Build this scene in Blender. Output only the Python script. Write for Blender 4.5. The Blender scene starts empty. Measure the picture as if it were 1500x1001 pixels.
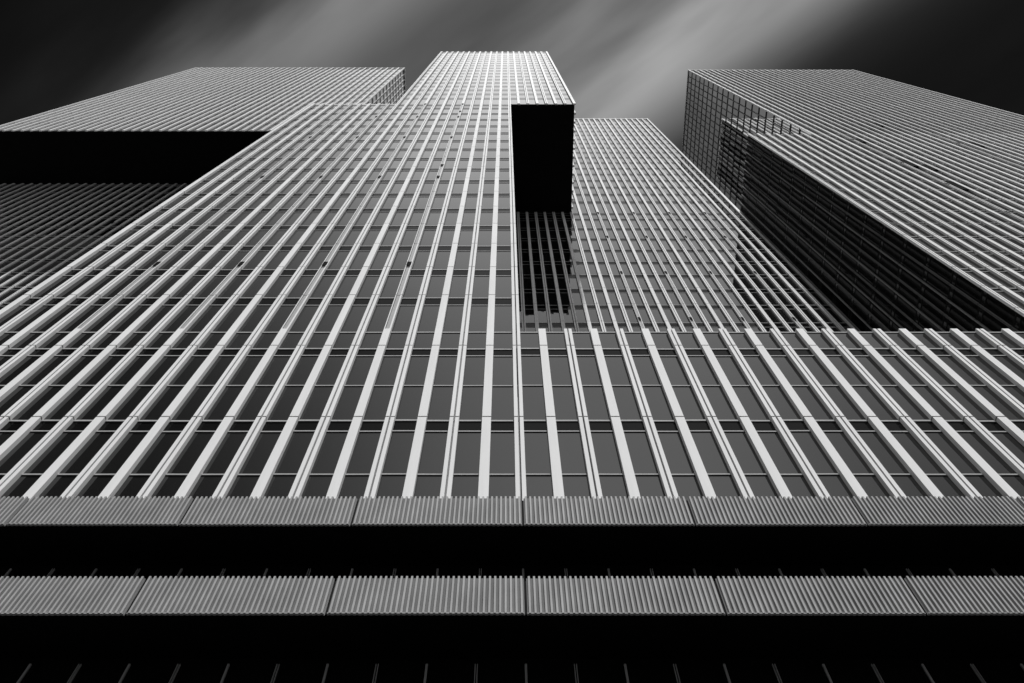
import bpy, math, random
from mathutils import Vector, Matrix

rnd = random.Random(7)
S = bpy.context.scene
COL = S.collection

# ------------------------------------------------------------------ camera
# perspective-control wide angle, tilted steeply up, frame shifted down
EYE = 1.6
F_PX, A_PX = 703.4, 139.0                 # focal length / distance principal point - zenith, px at 1500 wide
PITCH = math.atan2(F_PX, A_PX)            # elevation of the lens axis
cam_d = bpy.data.cameras.new("camera")
cam = bpy.data.objects.new("camera", cam_d)
COL.objects.link(cam)
cam_d.sensor_fit = 'HORIZONTAL'
cam_d.sensor_width = 36.0
cam_d.lens = F_PX / 1500.0 * 36.0
XV, YV = 740.7, -35.0
cam_d.shift_x = (750.0 - XV) / 1500.0
cam_d.shift_y = -(500.5 - (YV + A_PX)) / 1500.0
cam_d.clip_start = 0.1
cam_d.clip_end = 6000.0
cam.location = (0, 0, EYE)
cam.rotation_euler = (math.pi / 2 + PITCH, 0, 0)
S.camera = cam

# ------------------------------------------------------------------ light
SUN_EL, SUN_AZ = math.radians(69.5), math.radians(11.7)     # azimuth: to the right of straight behind the camera
SUN_DIR = Vector((math.sin(SUN_AZ) * math.cos(SUN_EL), -math.cos(SUN_AZ) * math.cos(SUN_EL), math.sin(SUN_EL)))
sun_d = bpy.data.lights.new("sun", 'SUN')
sun = bpy.data.objects.new("sun", sun_d)
COL.objects.link(sun)
sun_d.energy = 4.7
sun_d.angle = math.radians(1.5)
sun_d.color = (1.0, 1.0, 1.0)
sun.rotation_euler = SUN_DIR.to_track_quat('Z', 'Y').to_euler()

S.view_settings.view_transform = 'Standard'
S.view_settings.look = 'None'
S.view_settings.exposure = 0.1
S.view_settings.gamma = 1.0

world = bpy.data.worlds.new("World")
S.world = world
world.use_nodes = True
wn, wl = world.node_tree.nodes, world.node_tree.links
wn.clear()

def wmath(op, a, b=None, c=None, clamp=False):
    n = wn.new("ShaderNodeMath"); n.operation = op; n.use_clamp = clamp
    for k, v in enumerate((a, b, c)):
        if v is None: continue
        if isinstance(v, (int, float)): n.inputs[k].default_value = v
        else: wl.new(v, n.inputs[k])
    return n.outputs[0]

def wsmooth(v, a, b, t0=0.0, t1=1.0):
    n = wn.new("ShaderNodeMapRange"); n.interpolation_type = 'SMOOTHSTEP'
    wl.new(v, n.inputs[0])
    for k, q in zip((1, 2, 3, 4), (a, b, t0, t1)): n.inputs[k].default_value = q
    return n.outputs[0]

sky = wn.new("ShaderNodeTexSky"); sky.sky_type = 'NISHITA'; sky.sun_disc = False
sky.sun_elevation = SUN_EL
sky.sun_rotation = math.pi - SUN_AZ
sky_rgb = wn.new("ShaderNodeSeparateColor"); wl.new(sky.outputs[0], sky_rgb.inputs[0])
red = sky_rgb.outputs[0]                       # black-and-white film behind a red filter
tc = wn.new("ShaderNodeTexCoord")
sp = wn.new("ShaderNodeSeparateXYZ"); wl.new(tc.outputs['Generated'], sp.inputs[0])
zc = wmath('MAXIMUM', sp.outputs[2], 0.08)
xp = wmath('DIVIDE', sp.outputs[0], zc)
yp = wmath('DIVIDE', sp.outputs[1], zc)
u0 = wmath('ADD', xp, wmath('MULTIPLY', yp, 1.3))       # across the wind-drawn cloud streaks
v0 = wmath('SUBTRACT', yp, wmath('MULTIPLY', xp, 1.3))  # along them
cv = wn.new("ShaderNodeCombineXYZ")
wl.new(wmath('MULTIPLY', u0, 3.6), cv.inputs[0]); wl.new(wmath('MULTIPLY', v0, 0.9), cv.inputs[1])
ns = wn.new("ShaderNodeTexNoise"); ns.inputs['Scale'].default_value = 1.6; ns.inputs['Detail'].default_value = 3.0
ns.inputs['Roughness'].default_value = 0.45
wl.new(cv.outputs[0], ns.inputs['Vector'])
ud = wmath('ADD', u0, wmath('MULTIPLY', wmath('SUBTRACT', ns.outputs[0], 0.5), 0.16))
rmp = wn.new("ShaderNodeValToRGB"); rmp.color_ramp.interpolation = 'B_SPLINE'
def upos(u): return (u + 1.2) / 2.4
stops = [(-1.1, .001), (-0.64, .005), (-.48, .03), (-.30, .17), (-.20, .19), (-.08, .10), (.06, .075), (.22, .11),
         (.40, .18), (.53, .27), (.63, .31), (.72, .18), (.83, .035), (.95, .010), (1.1, .004)]
cr = rmp.color_ramp
while len(cr.elements) > 1: cr.elements.remove(cr.elements[-1])
cr.elements[0].position = upos(stops[0][0]); cr.elements[0].color = (stops[0][1],) * 3 + (1,)
for u, v in stops[1:]:
    e = cr.elements.new(upos(u)); e.color = (v, v, v, 1)
wl.new(wmath('MULTIPLY', wmath('ADD', ud, 1.2), 1 / 2.4, clamp=True), rmp.inputs[0])
streaks = wmath('MULTIPLY', rmp.outputs[0], wmath('ADD', wmath('MULTIPLY', ns.outputs[0], 1.1), 0.45))
streaks = wmath('MULTIPLY', streaks, wsmooth(sp.outputs[2], 0.25, 0.7))
# unseen glow added behind the camera, shaped by direction to light fins and glass
fill_veil = wmath('MULTIPLY', wsmooth(sp.outputs[1], 0.02, -0.09), wsmooth(sp.outputs[1], -0.76, -0.09, 0.62, 1.8))
fill_veil = wmath('MULTIPLY', fill_veil, wmath('MULTIPLY', wsmooth(wmath('ADD', sp.outputs[0], wmath('MULTIPLY', sp.outputs[1], 0.5)), -0.88, -0.28, 0.03, 1.0), wsmooth(sp.outputs[0], 0.25, 0.75, 1.0, 0.12)))
tot = wmath('ADD', wmath('MULTIPLY', wmath('ADD', streaks, fill_veil), 10.0), wmath('MULTIPLY', red, 0.02))
bg = wn.new("ShaderNodeBackground"); bg.inputs[1].default_value = 0.1
wl.new(tot, bg.inputs[0])
wo = wn.new("ShaderNodeOutputWorld"); wl.new(bg.outputs[0], wo.inputs[0])

# ------------------------------------------------------------------ materials
def new_mat(name, base, rough, ior=1.5, var=0.0, noise=0.0, nscale=1.0, metal=0.0, bump=0.0, stretch=1.0):
    m = bpy.data.materials.new(name); m.use_nodes = True
    N, L = m.node_tree.nodes, m.node_tree.links
    b = N["Principled BSDF"]
    b.inputs['Base Color'].default_value = (base, base, base, 1)
    b.inputs['Roughness'].default_value = rough
    b.inputs['IOR'].default_value = ior
    b.inputs['Metallic'].default_value = metal
    val = None
    if var:
        g = N.new("ShaderNodeNewGeometry")
        mr = N.new("ShaderNodeMapRange"); L.new(g.outputs['Random Per Island'], mr.inputs[0])
        mr.inputs[3].default_value = base * (1 - var); mr.inputs[4].default_value = base * (1 + var)
        val = mr.outputs[0]
    if noise:
        t = N.new("ShaderNodeTexCoord")
        n = N.new("ShaderNodeTexNoise"); n.inputs['Scale'].default_value = nscale; n.inputs['Detail'].default_value = 4
        mp = N.new("ShaderNodeMapping"); mp.inputs['Scale'].default_value = (1, 1, stretch)
        L.new(t.outputs['Object'], mp.inputs[0]); L.new(mp.outputs[0], n.inputs['Vector'])
        mr = N.new("ShaderNodeMapRange"); L.new(n.outputs[0], mr.inputs[0])
        mr.inputs[1].default_value = .25; mr.inputs[2].default_value = .75
        mr.inputs[3].default_value = 1 - noise; mr.inputs[4].default_value = 1 + noise
        mu = N.new("ShaderNodeMath"); mu.operation = 'MULTIPLY'
        if val is None: mu.inputs[0].default_value = base
        else: L.new(val, mu.inputs[0])
        L.new(mr.outputs[0], mu.inputs[1]); val = mu.outputs[0]
    if val is not None:
        c = N.new("ShaderNodeCombineColor")
        for k in range(3): L.new(val, c.inputs[k])
        L.new(c.outputs[0], b.inputs['Base Color'])
    if bump:
        t = N.new("ShaderNodeTexCoord")
        n = N.new("ShaderNodeTexNoise"); n.inputs['Scale'].default_value = .8; n.inputs['Detail'].default_value = 1
        L.new(t.outputs['Object'], n.inputs['Vector'])
        bp = N.new("ShaderNodeBump"); bp.inputs['Strength'].default_value = bump; bp.inputs['Distance'].default_value = .02
        L.new(n.outputs[0], bp.inputs['Height']); L.new(bp.outputs[0], b.inputs['Normal'])
    return m

M_GLASS = new_mat("tinted_glass", .008, .015, 2.15, var=.6, bump=.06)
M_SPAN = new_mat("spandrel_glass", .006, .03, 1.32, var=.3)
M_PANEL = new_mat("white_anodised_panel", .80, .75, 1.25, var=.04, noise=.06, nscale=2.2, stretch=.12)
M_FRAME = new_mat("grey_frame", .40, .7, 1.25, noise=.08, nscale=3)
M_CORR = new_mat("corrugated_metal", .36, .5, 1.45, var=.04, noise=.16, nscale=1.3)
M_RIBSHADE = new_mat("shaded_rib_floor", .15, .7, 1.4, var=.04, noise=.2, nscale=1.3)  # floors between ribs: recess shade painted as a darker colour
M_COATED = new_mat("mirror_coated_glass", .82, .02, 1.5, var=.06, metal=1.0)
M_SHADE_GL = new_mat("shaded_flank_glass", .004, .03, 1.18)  # darker copy of the glass, flank shade put into the material
M_SHADE_MULL = new_mat("shaded_flank_mullion", .22, .7, 1.25)  # darker copy of the white fins, flank shade painted into the colour
M_DARK = new_mat("dark_recess", .012, .8, 1.2)
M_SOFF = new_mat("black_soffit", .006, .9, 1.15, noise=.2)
M_ROOF = new_mat("roof_gravel", .12, .9, 1.4, noise=.3, nscale=4)

# ------------------------------------------------------------------ mesh helpers
class MB:
    def __init__(s, *mats): s.v, s.f, s.mi, s.mats = [], [], [], list(mats)
    def _m(s, m):
        if m not in s.mats: s.mats.append(m)
        return s.mats.index(m)
    def box(s, x0, x1, y0, y1, z0, z1, m):
        b = len(s.v); k = s._m(m)
        s.v += [(x0,y0,z0),(x1,y0,z0),(x1,y1,z0),(x0,y1,z0),(x0,y0,z1),(x1,y0,z1),(x1,y1,z1),(x0,y1,z1)]
        for q in ((0,3,2,1),(4,5,6,7),(0,1,5,4),(1,2,6,5),(2,3,7,6),(3,0,4,7)):
            s.f.append(tuple(b+i for i in q)); s.mi.append(k)
    def prism(s, pts, z0, z1, m):              # closed outline in plan, counter-clockwise
        b = len(s.v); n = len(pts); k = s._m(m)
        s.v += [(x,y,z0) for x,y in pts] + [(x,y,z1) for x,y in pts]
        for i in range(n):
            j = (i+1) % n
            s.f.append((b+i,b+j,b+n+j,b+n+i)); s.mi.append(k)
        s.f.append(tuple(b+n+i for i in range(n))); s.mi.append(k)
        s.f.append(tuple(b+i for i in reversed(range(n)))); s.mi.append(k)
    def add(s, other, mat):                    # append another builder through a matrix
        b = len(s.v); mp = [s._m(m) for m in other.mats]
        s.v += [tuple(mat @ Vector(p)) for p in other.v]
        s.f += [tuple(b+i for i in q) for q in other.f]; s.mi += [mp[i] for i in other.mi]
    def mesh(s, name):
        me = bpy.data.meshes.new(name); me.from_pydata(s.v, [], s.f)
        for m in s.mats: me.materials.append(m)
        me.polygons.foreach_set("material_index", s.mi); me.update()
        return me

def link(name, me, parent=None, loc=(0,0,0), rot=(0,0,0)):
    o = bpy.data.objects.new(name, me); COL.objects.link(o)
    o.parent = parent; o.location = loc; o.rotation_euler = rot
    return o

def thing(name, label, cat, loc, group=None):
    o = bpy.data.objects.new(name, None); COL.objects.link(o)
    o.location = loc; o.empty_display_size = 2
    o["label"] = label; o["category"] = cat
    if group: o["group"] = group
    o["base"] = 0
    del o["base"]
    return o

# ------------------------------------------------------------------ projection of a world point (photo pixels)
SP, CP = math.sin(PITCH), math.cos(PITCH)
def project(x, y, z):
    h = z - EYE; fw = y * CP + h * SP
    if fw <= 0.1: return None
    return XV + F_PX * x / fw, YV + F_PX * y / (SP * fw)

# ------------------------------------------------------------------ facade kit
BAY = 1.8
P_OUT = 0.30                                   # how far the fins stand out of the glass

def fin_mesh(kind, z0, z1, joints, w=.5, p=P_OUT, holes=(), pm=None):
    """one vertical fin, cut by a fine joint at every storey; local z = height above fin foot"""
    pm = pm or M_PANEL
    mb = MB(pm, M_DARK, M_SOFF)
    zs = [z0] + [j for j in joints if z0 + .4 < j < z1 - .4] + [z1]
    g = .03
    for a, b in zip(zs[:-1], zs[1:]):
        a2 = a + (g if a > z0 else 0); b2 = b - (g if b < z1 else 0)
        if kind == 'single':
            mb.box(-w/2, w/2, -p, 0, a2-z0, b2-z0, pm)
        elif kind == 'double':
            mb.box(-w/2-.01, -.05, -p, 0, a2-z0, b2-z0, pm)
            mb.box(.05, w/2+.01, -p, 0, a2-z0, b2-z0, pm)
        elif kind == 'track':                  # fin with a sunk channel for the facade cradle
            mb.box(-w/2, -w/2+.07, -p, 0, a2-z0, b2-z0, pm)
            mb.box(w/2-.12, w/2, -p, 0, a2-z0, b2-z0, pm)
            mb.box(-w/2+.11, w/2-.122, -p+.06, 0, a2-z0, b2-z0, M_FRAME)
    q = .03
    if kind == 'double':
        mb.box(-w/2+q, -.05-q, -p+q, -.002, .02, z1-z0-.02, M_DARK)
        mb.box(.05+q, w/2-q, -p+q, -.002, .02, z1-z0-.02, M_DARK)
        mb.box(-.049, .049, -.02, -.003, .01, z1-z0-.01, M_DARK)
    elif kind == 'track':
        mb.box(-w/2+.072, w/2-.124, -p+.10, -.003, .01, z1-z0-.01, M_DARK)
        for h in holes:
            mb.box(-w/2+.03, w/2-.08, -p-.006, -p+.05, h-z0-.28, h-z0+.28, M_SOFF)
    else:
        mb.box(-w/2+q, w/2-q, -p+q, -.002, .02, z1-z0-.02, M_DARK)
    return mb.mesh("fin_" + kind)

def cell_builders(s, band, mids, t=.09, fr=M_FRAME, tout=.07, gl=M_GLASS):
    """one window cell, local origin bottom centre, glass face at y=0, outward = -y"""
    g = MB(gl, M_SPAN)
    hw = BAY/2 - .02
    g.box(-hw, hw, 0, .04, t/2, s-band-t/2, gl)
    if band > 0: g.box(-hw, hw, .0, .04, s-band+t/2, s-t/2, M_SPAN)
    f = MB(fr, M_DARK)
    def bar(z, tt):
        f.box(-hw, hw, -tout, .05, z-tt/2, z+tt/2, fr)
        f.box(-hw, hw, -.012, .045, z-tt/2-.05, z-tt/2-.002, M_DARK)
    bar(s-t/2, t)
    for q in (-1, 1): f.box(q*hw-.018, q*hw+.018, -.03, .05, .002, s-t-.002, fr)
    if band > 0: bar(s-band, t*.7)
    for z in mids: bar(z, t*.7)
    return g, f

class Facade:
    """O = plan point of fin 0 on the glass plane, theta = rotation of the facade about z, n bays"""
    def __init__(s, thing_o, O, theta, n):
        s.t, s.O, s.th, s.n = thing_o, O, theta, n
        s.base = Vector(thing_o.location)
        s.c, s.s = math.cos(theta), math.sin(theta)
        s.cells = []
    def pos(s, u, z, d=0.0):                    # d = outward
        x, y = u, -d
        return Vector((s.O[0] + s.c*x - s.s*y, s.O[1] + s.s*x + s.c*y, z))

FIN_LIST = {}     # thing -> list of (size, kind args, facade, u, z0)
WIN_LIST = {}
def fins(F, z0, z1, joints, parity=0, w=.5, p=P_OUT, skip=(), tracks=None, name='mullion', pm=None):
    cache = {}
    for i in range(F.n + 1):
        if i in skip: continue
        kind = 'double' if (i + parity) % 2 == 0 else 'single'; holes = ()
        if tracks and i in tracks: kind, holes = 'track', tracks[i]
        key = (kind, tuple(holes))
        if key not in cache: cache[key] = fin_mesh(kind, z0, z1, joints, w, p, holes, pm)
        FIN_LIST.setdefault(F.t.name, []).append((F, i*BAY, z0, z1, cache[key], name))

def windows(F, levels, band, mids=(), t=.09, cols=None, fr=M_FRAME, gl=M_GLASS, mid_map=None):
    for k, (a, b) in enumerate(zip(levels[:-1], levels[1:])):
        md = mid_map[k] if mid_map else mids
        bd = band[k] if isinstance(band, (list, tuple)) else band
        gb, fb = cell_builders(b-a, bd, md, t, fr, .025 if t < .065 else (.045 if t < .1 else .08), gl)
        me = []
        for i in range(F.n):
            if cols and i not in cols: continue
            WIN_LIST.setdefault(F.t.name, []).append((F, (i+.5)*BAY, a, b, gb, fb, me))

def onscreen_size(F, u, z0, z1, w):
    a = project(*F.pos(u-w, z0)); b = project(*F.pos(u+w, z0)); c = project(*F.pos(u, z1))
    if not a or not b or not c: return 0
    cx, cy = (a[0]+b[0]+c[0])/3, (a[1]+c[1])/2
    inside = -10 < cx < 1510 and -10 < cy < 1011
    if not inside: return 0
    return abs((b[0]-a[0])*(c[1]-a[1]) - (b[1]-a[1])*(c[0]-a[0]))

def emit(t, visible=None, limit=100):
    """largest windows/fins become parts of their own, the remainder one part"""
    base = Vector(t.location)
    L = WIN_LIST.get(t.name, [])
    def key(r):
        s = onscreen_size(r[0], r[1], r[2], r[3], .9)
        return s if (visible is None or visible(r)) else 0
    sc = sorted(((key(r), k) for k, r in enumerate(L)), reverse=True)
    top = set(k for s, k in sc[:limit] if s > 0)
    rest = MB(M_GLASS, M_SPAN)
    for k, (F, u, a, b, gb, fb, me) in enumerate(L):
        tilt = (rnd.gauss(0, .0025), 0, rnd.gauss(0, .0025))
        p = F.pos(u, a)
        if k in top:
            if not me: me.append((gb.mesh("window"), fb.mesh("frame")))
            o = link("window", me[0][0], t, p - base, (tilt[0], 0, F.th + tilt[2]))
            link("frame", me[0][1], o)
        else:
            mat = Matrix.Translation(p - base) @ Matrix.Rotation(F.th + tilt[2], 4, 'Z') @ Matrix.Rotation(tilt[0], 4, 'X')
            rest.add(gb, mat); rest.add(fb, mat)
    if rest.v:
        o = link("window", rest.mesh("windows_far"), t)
        if len(L) > limit: o["kind"] = "stuff"
    L = FIN_LIST.get(t.name, [])
    sc = sorted(((onscreen_size(r[0], r[1], r[2], r[3], .25), k) for k, r in enumerate(L)), reverse=True)
    top = set(k for s, k in sc[:limit])
    if len(L) > limit:
        rb = MB(M_PANEL, M_DARK)
    for k, (F, u, z0, z1, me, nm) in enumerate(L):
        if k in top or len(L) <= limit:
            link(nm, me, t, F.pos(u, z0) - base, (0, 0, F.th))
        else:
            mat = Matrix.Translation(F.pos(u, z0) - base) @ Matrix.Rotation(F.th, 4, 'Z')
            b0 = len(rb.v); mi = [rb._m(x) for x in me.materials]
            rb.v += [tuple(mat @ v.co) for v in me.vertices]
            rb.f += [tuple(b0+i for i in q.vertices) for q in me.polygons]; rb.mi += [mi[q.material_index] for q in me.polygons]
    if len(L) > limit:
        o = link("mullion", rb.mesh("mullions_far"), t); o["kind"] = "stuff"

def part_box(name, t, bxs, m):
    mb = MB(m); b = Vector(t.location)
    for x0, x1, y0, y1, z0, z1 in bxs: mb.box(x0-b.x, x1-b.x, y0-b.y, y1-b.y, z0-b.z, z1-b.z, m)
    return link(name, mb.mesh(name), t)

Z = lambda h: h + EYE                          # heights were measured from the lens
H_POD, H_SPLIT, H_TOP = Z(29.46), Z(90.0), Z(155.3)
X0 = 0.735
HPI = math.pi / 2
STO = 3.645
lev_low = [H_POD + STO*k for k in range(17)]
lev_low = [z for z in lev_low if z < H_SPLIT - 1.0] + [H_SPLIT]
lev_up = [H_SPLIT] + [Z(95.3 + 3.65*k) for k in range(17)]
lev_up = [z for z in lev_up if z < H_TOP - 1] + [H_TOP - .5]

# ------------------------------------------------------------------ ground
M_ASPH = new_mat("asphalt", .045, .85, 1.45, noise=.25, nscale=.6)
g = MB(M_ASPH); g.box(-2500, 2500, -2500, 2500, -1, 0, M_ASPH)
go = link("ground", g.mesh("ground")); go["kind"] = "structure"

# ------------------------------------------------------------------ podium
pod = thing("podium_building", "low base block with broad white fins above two ribbed grey bands",
            "building", (0, 24.5, 0))
NP0, NP1 = -21, 32
Fp = Facade(pod, (X0 + NP0*BAY, 24.5), 0, NP1 - NP0)
z_bot = Z(16.6)
plev = [z_bot, Z(22.66), Z(27.94), H_POD]
fins(Fp, z_bot, H_POD + .0, [Z(22.63), Z(27.92)], parity=NP0)
windows(Fp, plev, [.68, .63, 0], t=.08, mid_map=[[Z(19.66)-z_bot], [24.97-22.66], []])
# recessed parking storeys: thin mullions behind the balcony bands
low_lev = [Z(-1.2), Z(1.67), Z(4.54), Z(7.4), Z(10.27), Z(13.13), Z(15.99)]
def thin_mull(kind, z0, z1):
    mb = MB(M_FRAME)
    if kind == 'single': mb.box(-.04, .04, -.08, 0, 0, z1-z0, M_FRAME)
    else:
        mb.box(-.055, -.025, -.08, 0, 0, z1-z0, M_FRAME); mb.box(.025, .055, -.08, 0, 0, z1-z0, M_FRAME)
    return mb.mesh("thin_mullion")
Fl = Facade(pod, (X0 + NP0*BAY, 24.60), 0, NP1 - NP0)
M_SHOP = new_mat("dark_parking_glass", .006, .05, 1.45)
part_box("parking_wall", pod, [(X0+NP0*BAY, X0+NP1*BAY, 24.66, 24.9, 0, z_bot-.3)], M_SHOP)
thin = {}
for (z0, z1) in ((Z(13.2), Z(15.8)), (Z(10.3), Z(12.94)), (0.0, Z(10.0))):
    for i in range(Fl.n + 1):
        kind = 'single' if (i + NP0) % 2 == 0 else 'double'
        if (kind, z0) not in thin: thin[(kind, z0)] = thin_mull(kind, z0, z1)
        x = Fl.pos(i*BAY, z0)
        if z0 < 1 and False: continue
        if abs(x.x) < 30 and z0 > 1:
            link("parking_mullion", thin[(kind, z0)], pod, x - Vector(pod.location))
# slabs (soffits) and ribbed bands
for nm, h in (("upper", 15.99), ("middle", 13.13), ("lower", 10.27)):
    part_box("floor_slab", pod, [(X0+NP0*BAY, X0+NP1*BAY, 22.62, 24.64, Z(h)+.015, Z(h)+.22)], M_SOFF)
def corr_panel(z0, z1, seed):
    r = random.Random(seed)
    pts = []; n = 36; wdt = 7.2 - .09
    st = wdt / n
    y_out, y_in = 0.0, .115
    x = 0.0
    for k in range(n):
        a = x + st*k
        pts += [(a+.050, y_in), (a+.062, y_out), (a+.138, y_out), (a+.150, y_in)]
    pts.append((wdt, y_in))
    pts += [(wdt, y_in+.05), (0, y_in+.05)]
    pts.insert(0, (0, y_in))
    mb = MB(M_CORR)
    # sheet as a strip so that every rib is real folded metal, with thickness
    front = [p for p in pts[:-2]]
    b = 0
    nfr = len(front)
    for (zz) in (z0, z1):
        for q in front: mb.v.append((q[0], q[1], zz))
    for (zz) in (z0, z1):
        for q in front: mb.v.append((q[0], q[1]+.025, zz))
    for i in range(nfr-1):
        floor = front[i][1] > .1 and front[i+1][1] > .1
        mb.f.append((i, i+1, nfr+i+1, nfr+i)); mb.mi.append(mb._m(M_RIBSHADE) if floor else 0)
        mb.f.append((2*nfr+i+1, 2*nfr+i, 3*nfr+i, 3*nfr+i+1)); mb.mi.append(0)
        mb.f.append((nfr+i, nfr+i+1, 3*nfr+i+1, 3*nfr+i)); mb.mi.append(0)
        mb.f.append((i+1, i, 2*nfr+i, 2*nfr+i+1)); mb.mi.append(0)
    mb.box(.004, wdt-.02, .03, .112, -.004, .018, M_CORR)
    return mb.mesh("corrugated_panel")
for bi, (h0, h1) in enumerate(((15.99, 17.06), (13.13, 14.20), (10.27, 11.34))):
    me = corr_panel(0, h1-h0, bi)
    for k in range(-5, 8):
        x = X0 + .045 + 7.2*k
        if k < -5: continue
        link("corrugated_panel", me, pod, (x, 22.41 - 24.5, Z(h0) + rnd.uniform(-.006, .006)))
    part_box("panel_rail", pod, [(X0+NP0*BAY, X0+NP1*BAY, 22.575, 22.61, Z(h0)+.05, Z(h1)-.05)], M_DARK)
part_box("canopy", pod, [(X0+NP0*BAY, X0+NP1*BAY, 22.62, 24.62, Z(16.45), Z(16.58))], M_SOFF)
part_box("wall", pod, [(X0+NP0*BAY+.1, 47.3, 24.91, 66, 0, H_POD-.2), (47.31, X0+NP1*BAY-.1, 24.91, 30.1, 0, H_POD-.2)], M_DARK)
part_box("glazing_backing", pod, [(X0+NP0*BAY, X0+NP1*BAY, 24.56, 24.9, z_bot-.1, H_POD-.12)], M_DARK)
part_box("roof", pod, [(X0+NP0*BAY+.1, 47.3, 24.62, 66, H_POD-.19, H_POD-.06)], M_ROOF)
emit(pod, limit=100)

# ------------------------------------------------------------------ centre tower
ct = thing("central_tower", "centre tower of two stacked blocks, upper one jutting out over a black underside",
           "tower", (-12, 24.5, H_POD))
Fa = Facade(ct, (X0 - 21*BAY, 24.5), 0, 21)
tr = {21-5: [Z(h) for h in (37.2, 55.4, 59.1, 70.2, 81.1, 84.5, 89.6)],
      21-9: [Z(h) for h in (37.2, 55.4, 70.2, 81.1, 89.6)],
      21-13: [Z(h) for h in (37.2, 55.4, 70.2, 81.1)],
      21-17: [Z(h) for h in (37.2, 55.4, 70.2)]}
fins(Fa, H_POD, H_SPLIT, lev_low, parity=-21, tracks=tr)
windows(Fa, lev_low, .85, t=.075)
Fb = Facade(ct, (X0 - 12*BAY, 24.5), 0, 19)
fins(Fb, H_SPLIT, H_TOP, lev_up, parity=-12)
windows(Fb, lev_up, 1.25, t=.06)
# right-hand sides: upper block (its fins show as teeth on the soffit edge) and lower block
xb = X0 + 7*BAY
Fbs = Facade(ct, (xb + .02, 24.5), HPI, 22)
fins(Fbs, H_SPLIT, H_TOP, lev_up, skip=(0,), w=.45)
windows(Fbs, lev_up, 1.25, t=.06)
Fas = Facade(ct, (X0 + .06, 24.5), HPI, 12)
fins(Fas, H_POD, H_SPLIT, lev_low, skip=(0,), p=.2)
windows(Fas, lev_low, .85)
part_box("wall", ct, [(X0-21*BAY, X0, 24.56, 46.9, H_POD, H_SPLIT-.1), (X0-12*BAY, xb-.05, 24.56, 64.2, H_SPLIT+.3, H_TOP-.6)], M_DARK)
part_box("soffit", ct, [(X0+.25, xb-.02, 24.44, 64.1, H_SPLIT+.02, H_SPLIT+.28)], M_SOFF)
part_box("roof", ct, [(X0-12*BAY-.2, xb+.2, 24.42, 64.2, H_TOP-.48, H_TOP-.05)], M_PANEL)
part_box("roof_edge", ct, [(X0-21*BAY-.2, X0-12*BAY-.3, 24.46, 46.9, H_SPLIT+.0, H_SPLIT+.35)], M_PANEL)
emit(ct, visible=lambda r: r[0] is Fa or r[0] is Fb)

# ------------------------------------------------------------------ rear tower
rt = thing("rear_tower", "set back tower between the centre and right towers, neighbours mirrored black in its glass",
           "tower", (25, 47.25, H_POD))
XC = 2.5
Fc = Facade(rt, (XC - BAY, 47.25), 0, 26)
trc = {i+1: [Z(h) for h in (59.1, 69.8, 80.6, 89.6)] for i in (9, 13, 17, 21)}
fins(Fc, H_POD, H_SPLIT, lev_low, parity=-1, tracks=trc)
windows(Fc, lev_low, .85, t=.06)
Fcu = Facade(rt, (XC - BAY, 47.25), 0, 26)
fins(Fcu, H_SPLIT, H_TOP, lev_up, parity=-1, skip=tuple(range(0, 7)))
windows(Fcu, lev_up, 1.2, t=.06, cols=set(range(6, 26)))
Fcs = Facade(rt, (XC + 25*BAY + .02, 47.25), HPI, 12)
fins(Fcs, H_SPLIT, H_TOP, lev_up, skip=(0,), pm=M_SHADE_MULL)
windows(Fcs, lev_up, 1.2, t=.06, gl=M_SHADE_GL)
xc = XC + 25*BAY
part_box("wall", rt, [(XC-BAY, xc-.05, 47.31, 68.8, H_POD, H_SPLIT-.01), (xb+.4, xc-.05, 47.31, 68.8, H_SPLIT+.01, H_TOP-.6)], M_DARK)
part_box("roof", rt, [(xb+.4, xc+.2, 47.1, 68.8, H_TOP-.48, H_TOP-.05)], M_PANEL)
emit(rt, visible=lambda r: (r[0] in (Fc, Fcu)) and r[2] > Z(52))

# ------------------------------------------------------------------ right tower
rw = thing("right_tower", "broad right hand tower with shade-darkened flank and stepped block beneath its upper half",
           "tower", (80, 30.58, 0))
XE, SR = 47.6, 3.215
lr = [Z(42.8 + SR*k) for k in range(-13, 15)]
lev_e = [z for z in lr if z < H_SPLIT - 1] + [H_SPLIT]
lev_d = [H_SPLIT] + [z for z in [Z(152.1 - SR*k) for k in range(19, -1, -1)] if z > H_SPLIT + 1.2] + [H_TOP - .4]
Fe = Facade(rw, (XE, 30.58), 0, 37)
tre = {10: [Z(h) for h in (86.6, 75.1, 66.8, 58.0)], 20: [Z(h) for h in (84.5, 72.0)], 30: [Z(80), Z(66)]}
fins(Fe, lev_e[0], H_SPLIT, lev_e, parity=0, w=.46, tracks=tre)
windows(Fe, lev_e, .5, t=.09)
Fd = Facade(rw, (XE + 7*BAY, 30.58), 0, 30)
fins(Fd, H_SPLIT, H_TOP, lev_d, parity=1, w=.34)
windows(Fd, lev_d, .5, t=.07)
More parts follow.
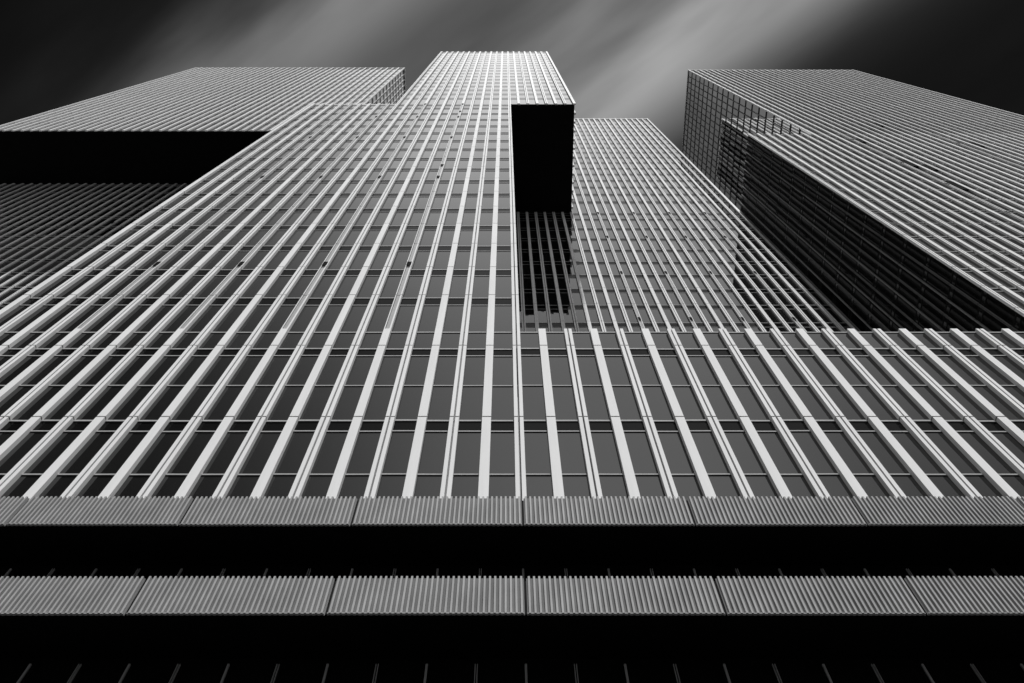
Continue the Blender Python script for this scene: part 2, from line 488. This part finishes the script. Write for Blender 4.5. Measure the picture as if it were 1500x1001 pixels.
# flanks facing left (u runs towards the viewer)
Fds = Facade(rw, (XE + 7*BAY - .02, 30.58 + 22*BAY), -HPI, 22)
fins(Fds, H_SPLIT, H_TOP, lev_d, skip=(22,), w=.20, p=.16, pm=M_SHADE_MULL)
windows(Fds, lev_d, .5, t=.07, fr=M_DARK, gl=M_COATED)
Fes = Facade(rw, (XE + .02, 30.58 + 9*BAY), -HPI, 9)
fins(Fes, H_POD, H_SPLIT, lev_e, skip=(9,), w=.16, p=.20, pm=M_SHADE_MULL)
windows(Fes, [z for z in lev_e if z > H_POD - 3], .5, t=.07, fr=M_DARK, gl=M_SHADE_GL)
xr = XE + 37*BAY
part_box("wall", rw, [(XE+.08, xr-.05, 30.64, 70.1, 0, H_SPLIT-.02), (XE+7*BAY+.08, xr-.05, 30.64, 70.1, H_SPLIT+.02, H_TOP-.6)], M_DARK)
part_box("roof", rw, [(XE+7*BAY-.2, xr+.2, 30.4, 70.1, H_TOP-.38, H_TOP-.05)], M_PANEL)
part_box("roof_edge", rw, [(XE+.12, XE+7*BAY-.4, 30.62, 46.8, H_SPLIT-.0, H_SPLIT+.12)], M_PANEL)
for bay, hh, ln in ((10, 86.2, 1.9), (10, 75.0, 2.8), (11, 73.2, 2.4), (10, 66.4, 2.9), (21, 84.0, 2.2), (16, 96.0, 2.0), (24, 78.5, 2.6), (13, 58.0, 2.6)):
    xx = XE + bay*BAY
    part_box("open_vent", rw, [(xx+.25, xx+1.55, 30.34, 30.57, Z(hh)-ln/2, Z(hh)+ln/2)], M_SOFF)
emit(rw, visible=lambda r: True)

# ------------------------------------------------------------------ left tower
lt = thing("left_tower", "wide left hand tower whose upper block overhangs a recessed lower wall",
           "tower", (-67, 29.85, 0))
XL = -33.35
Fu = Facade(lt, (XL - 38*BAY, 29.85), 0, 38)
fins(Fu, H_SPLIT - .25, H_TOP, lev_up, parity=0, w=.42)
windows(Fu, lev_up, 1.35, t=.06)
Fus = Facade(lt, (XL + .0, 29.85), HPI, 20)
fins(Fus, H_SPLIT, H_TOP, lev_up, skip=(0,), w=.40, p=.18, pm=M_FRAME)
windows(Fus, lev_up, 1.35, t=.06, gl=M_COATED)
s_l = 3.18
lev_ll = [z for z in [Z(60.5 + s_l*k) for k in range(-19, 10)] if z < H_SPLIT - .8] + [H_SPLIT - .02]
Fll = Facade(lt, (XL - 38*BAY, 40.8), 0, 38)
trl = {34: [Z(77), Z(72.3)], 20: [Z(74)]}
fins(Fll, lev_ll[0], H_SPLIT - .26, lev_ll, parity=1, w=.36, p=.2, tracks=trl)
windows(Fll, lev_ll, .6, t=.07)
part_box("wall", lt, [(XL-38*BAY+.05, XL-.05, 40.86, 66, 0, H_SPLIT-.3), (XL-38*BAY+.05, XL-.05, 29.91, 66, H_SPLIT+.1, H_TOP-.6)], M_DARK)
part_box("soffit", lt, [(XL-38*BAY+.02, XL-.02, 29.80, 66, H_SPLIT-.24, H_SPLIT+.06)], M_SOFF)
part_box("roof", lt, [(XL-38*BAY-.2, XL+.2, 29.7, 66, H_TOP-.48, H_TOP-.05)], M_PANEL)
emit(lt, visible=lambda r: True)

# ------------------------------------------------------------------ render settings
S.render.engine = 'CYCLES'
S.cycles.max_bounces = 8
S.cycles.glossy_bounces = 5
S.cycles.diffuse_bounces = 2
S.cycles.sample_clamp_indirect = 6
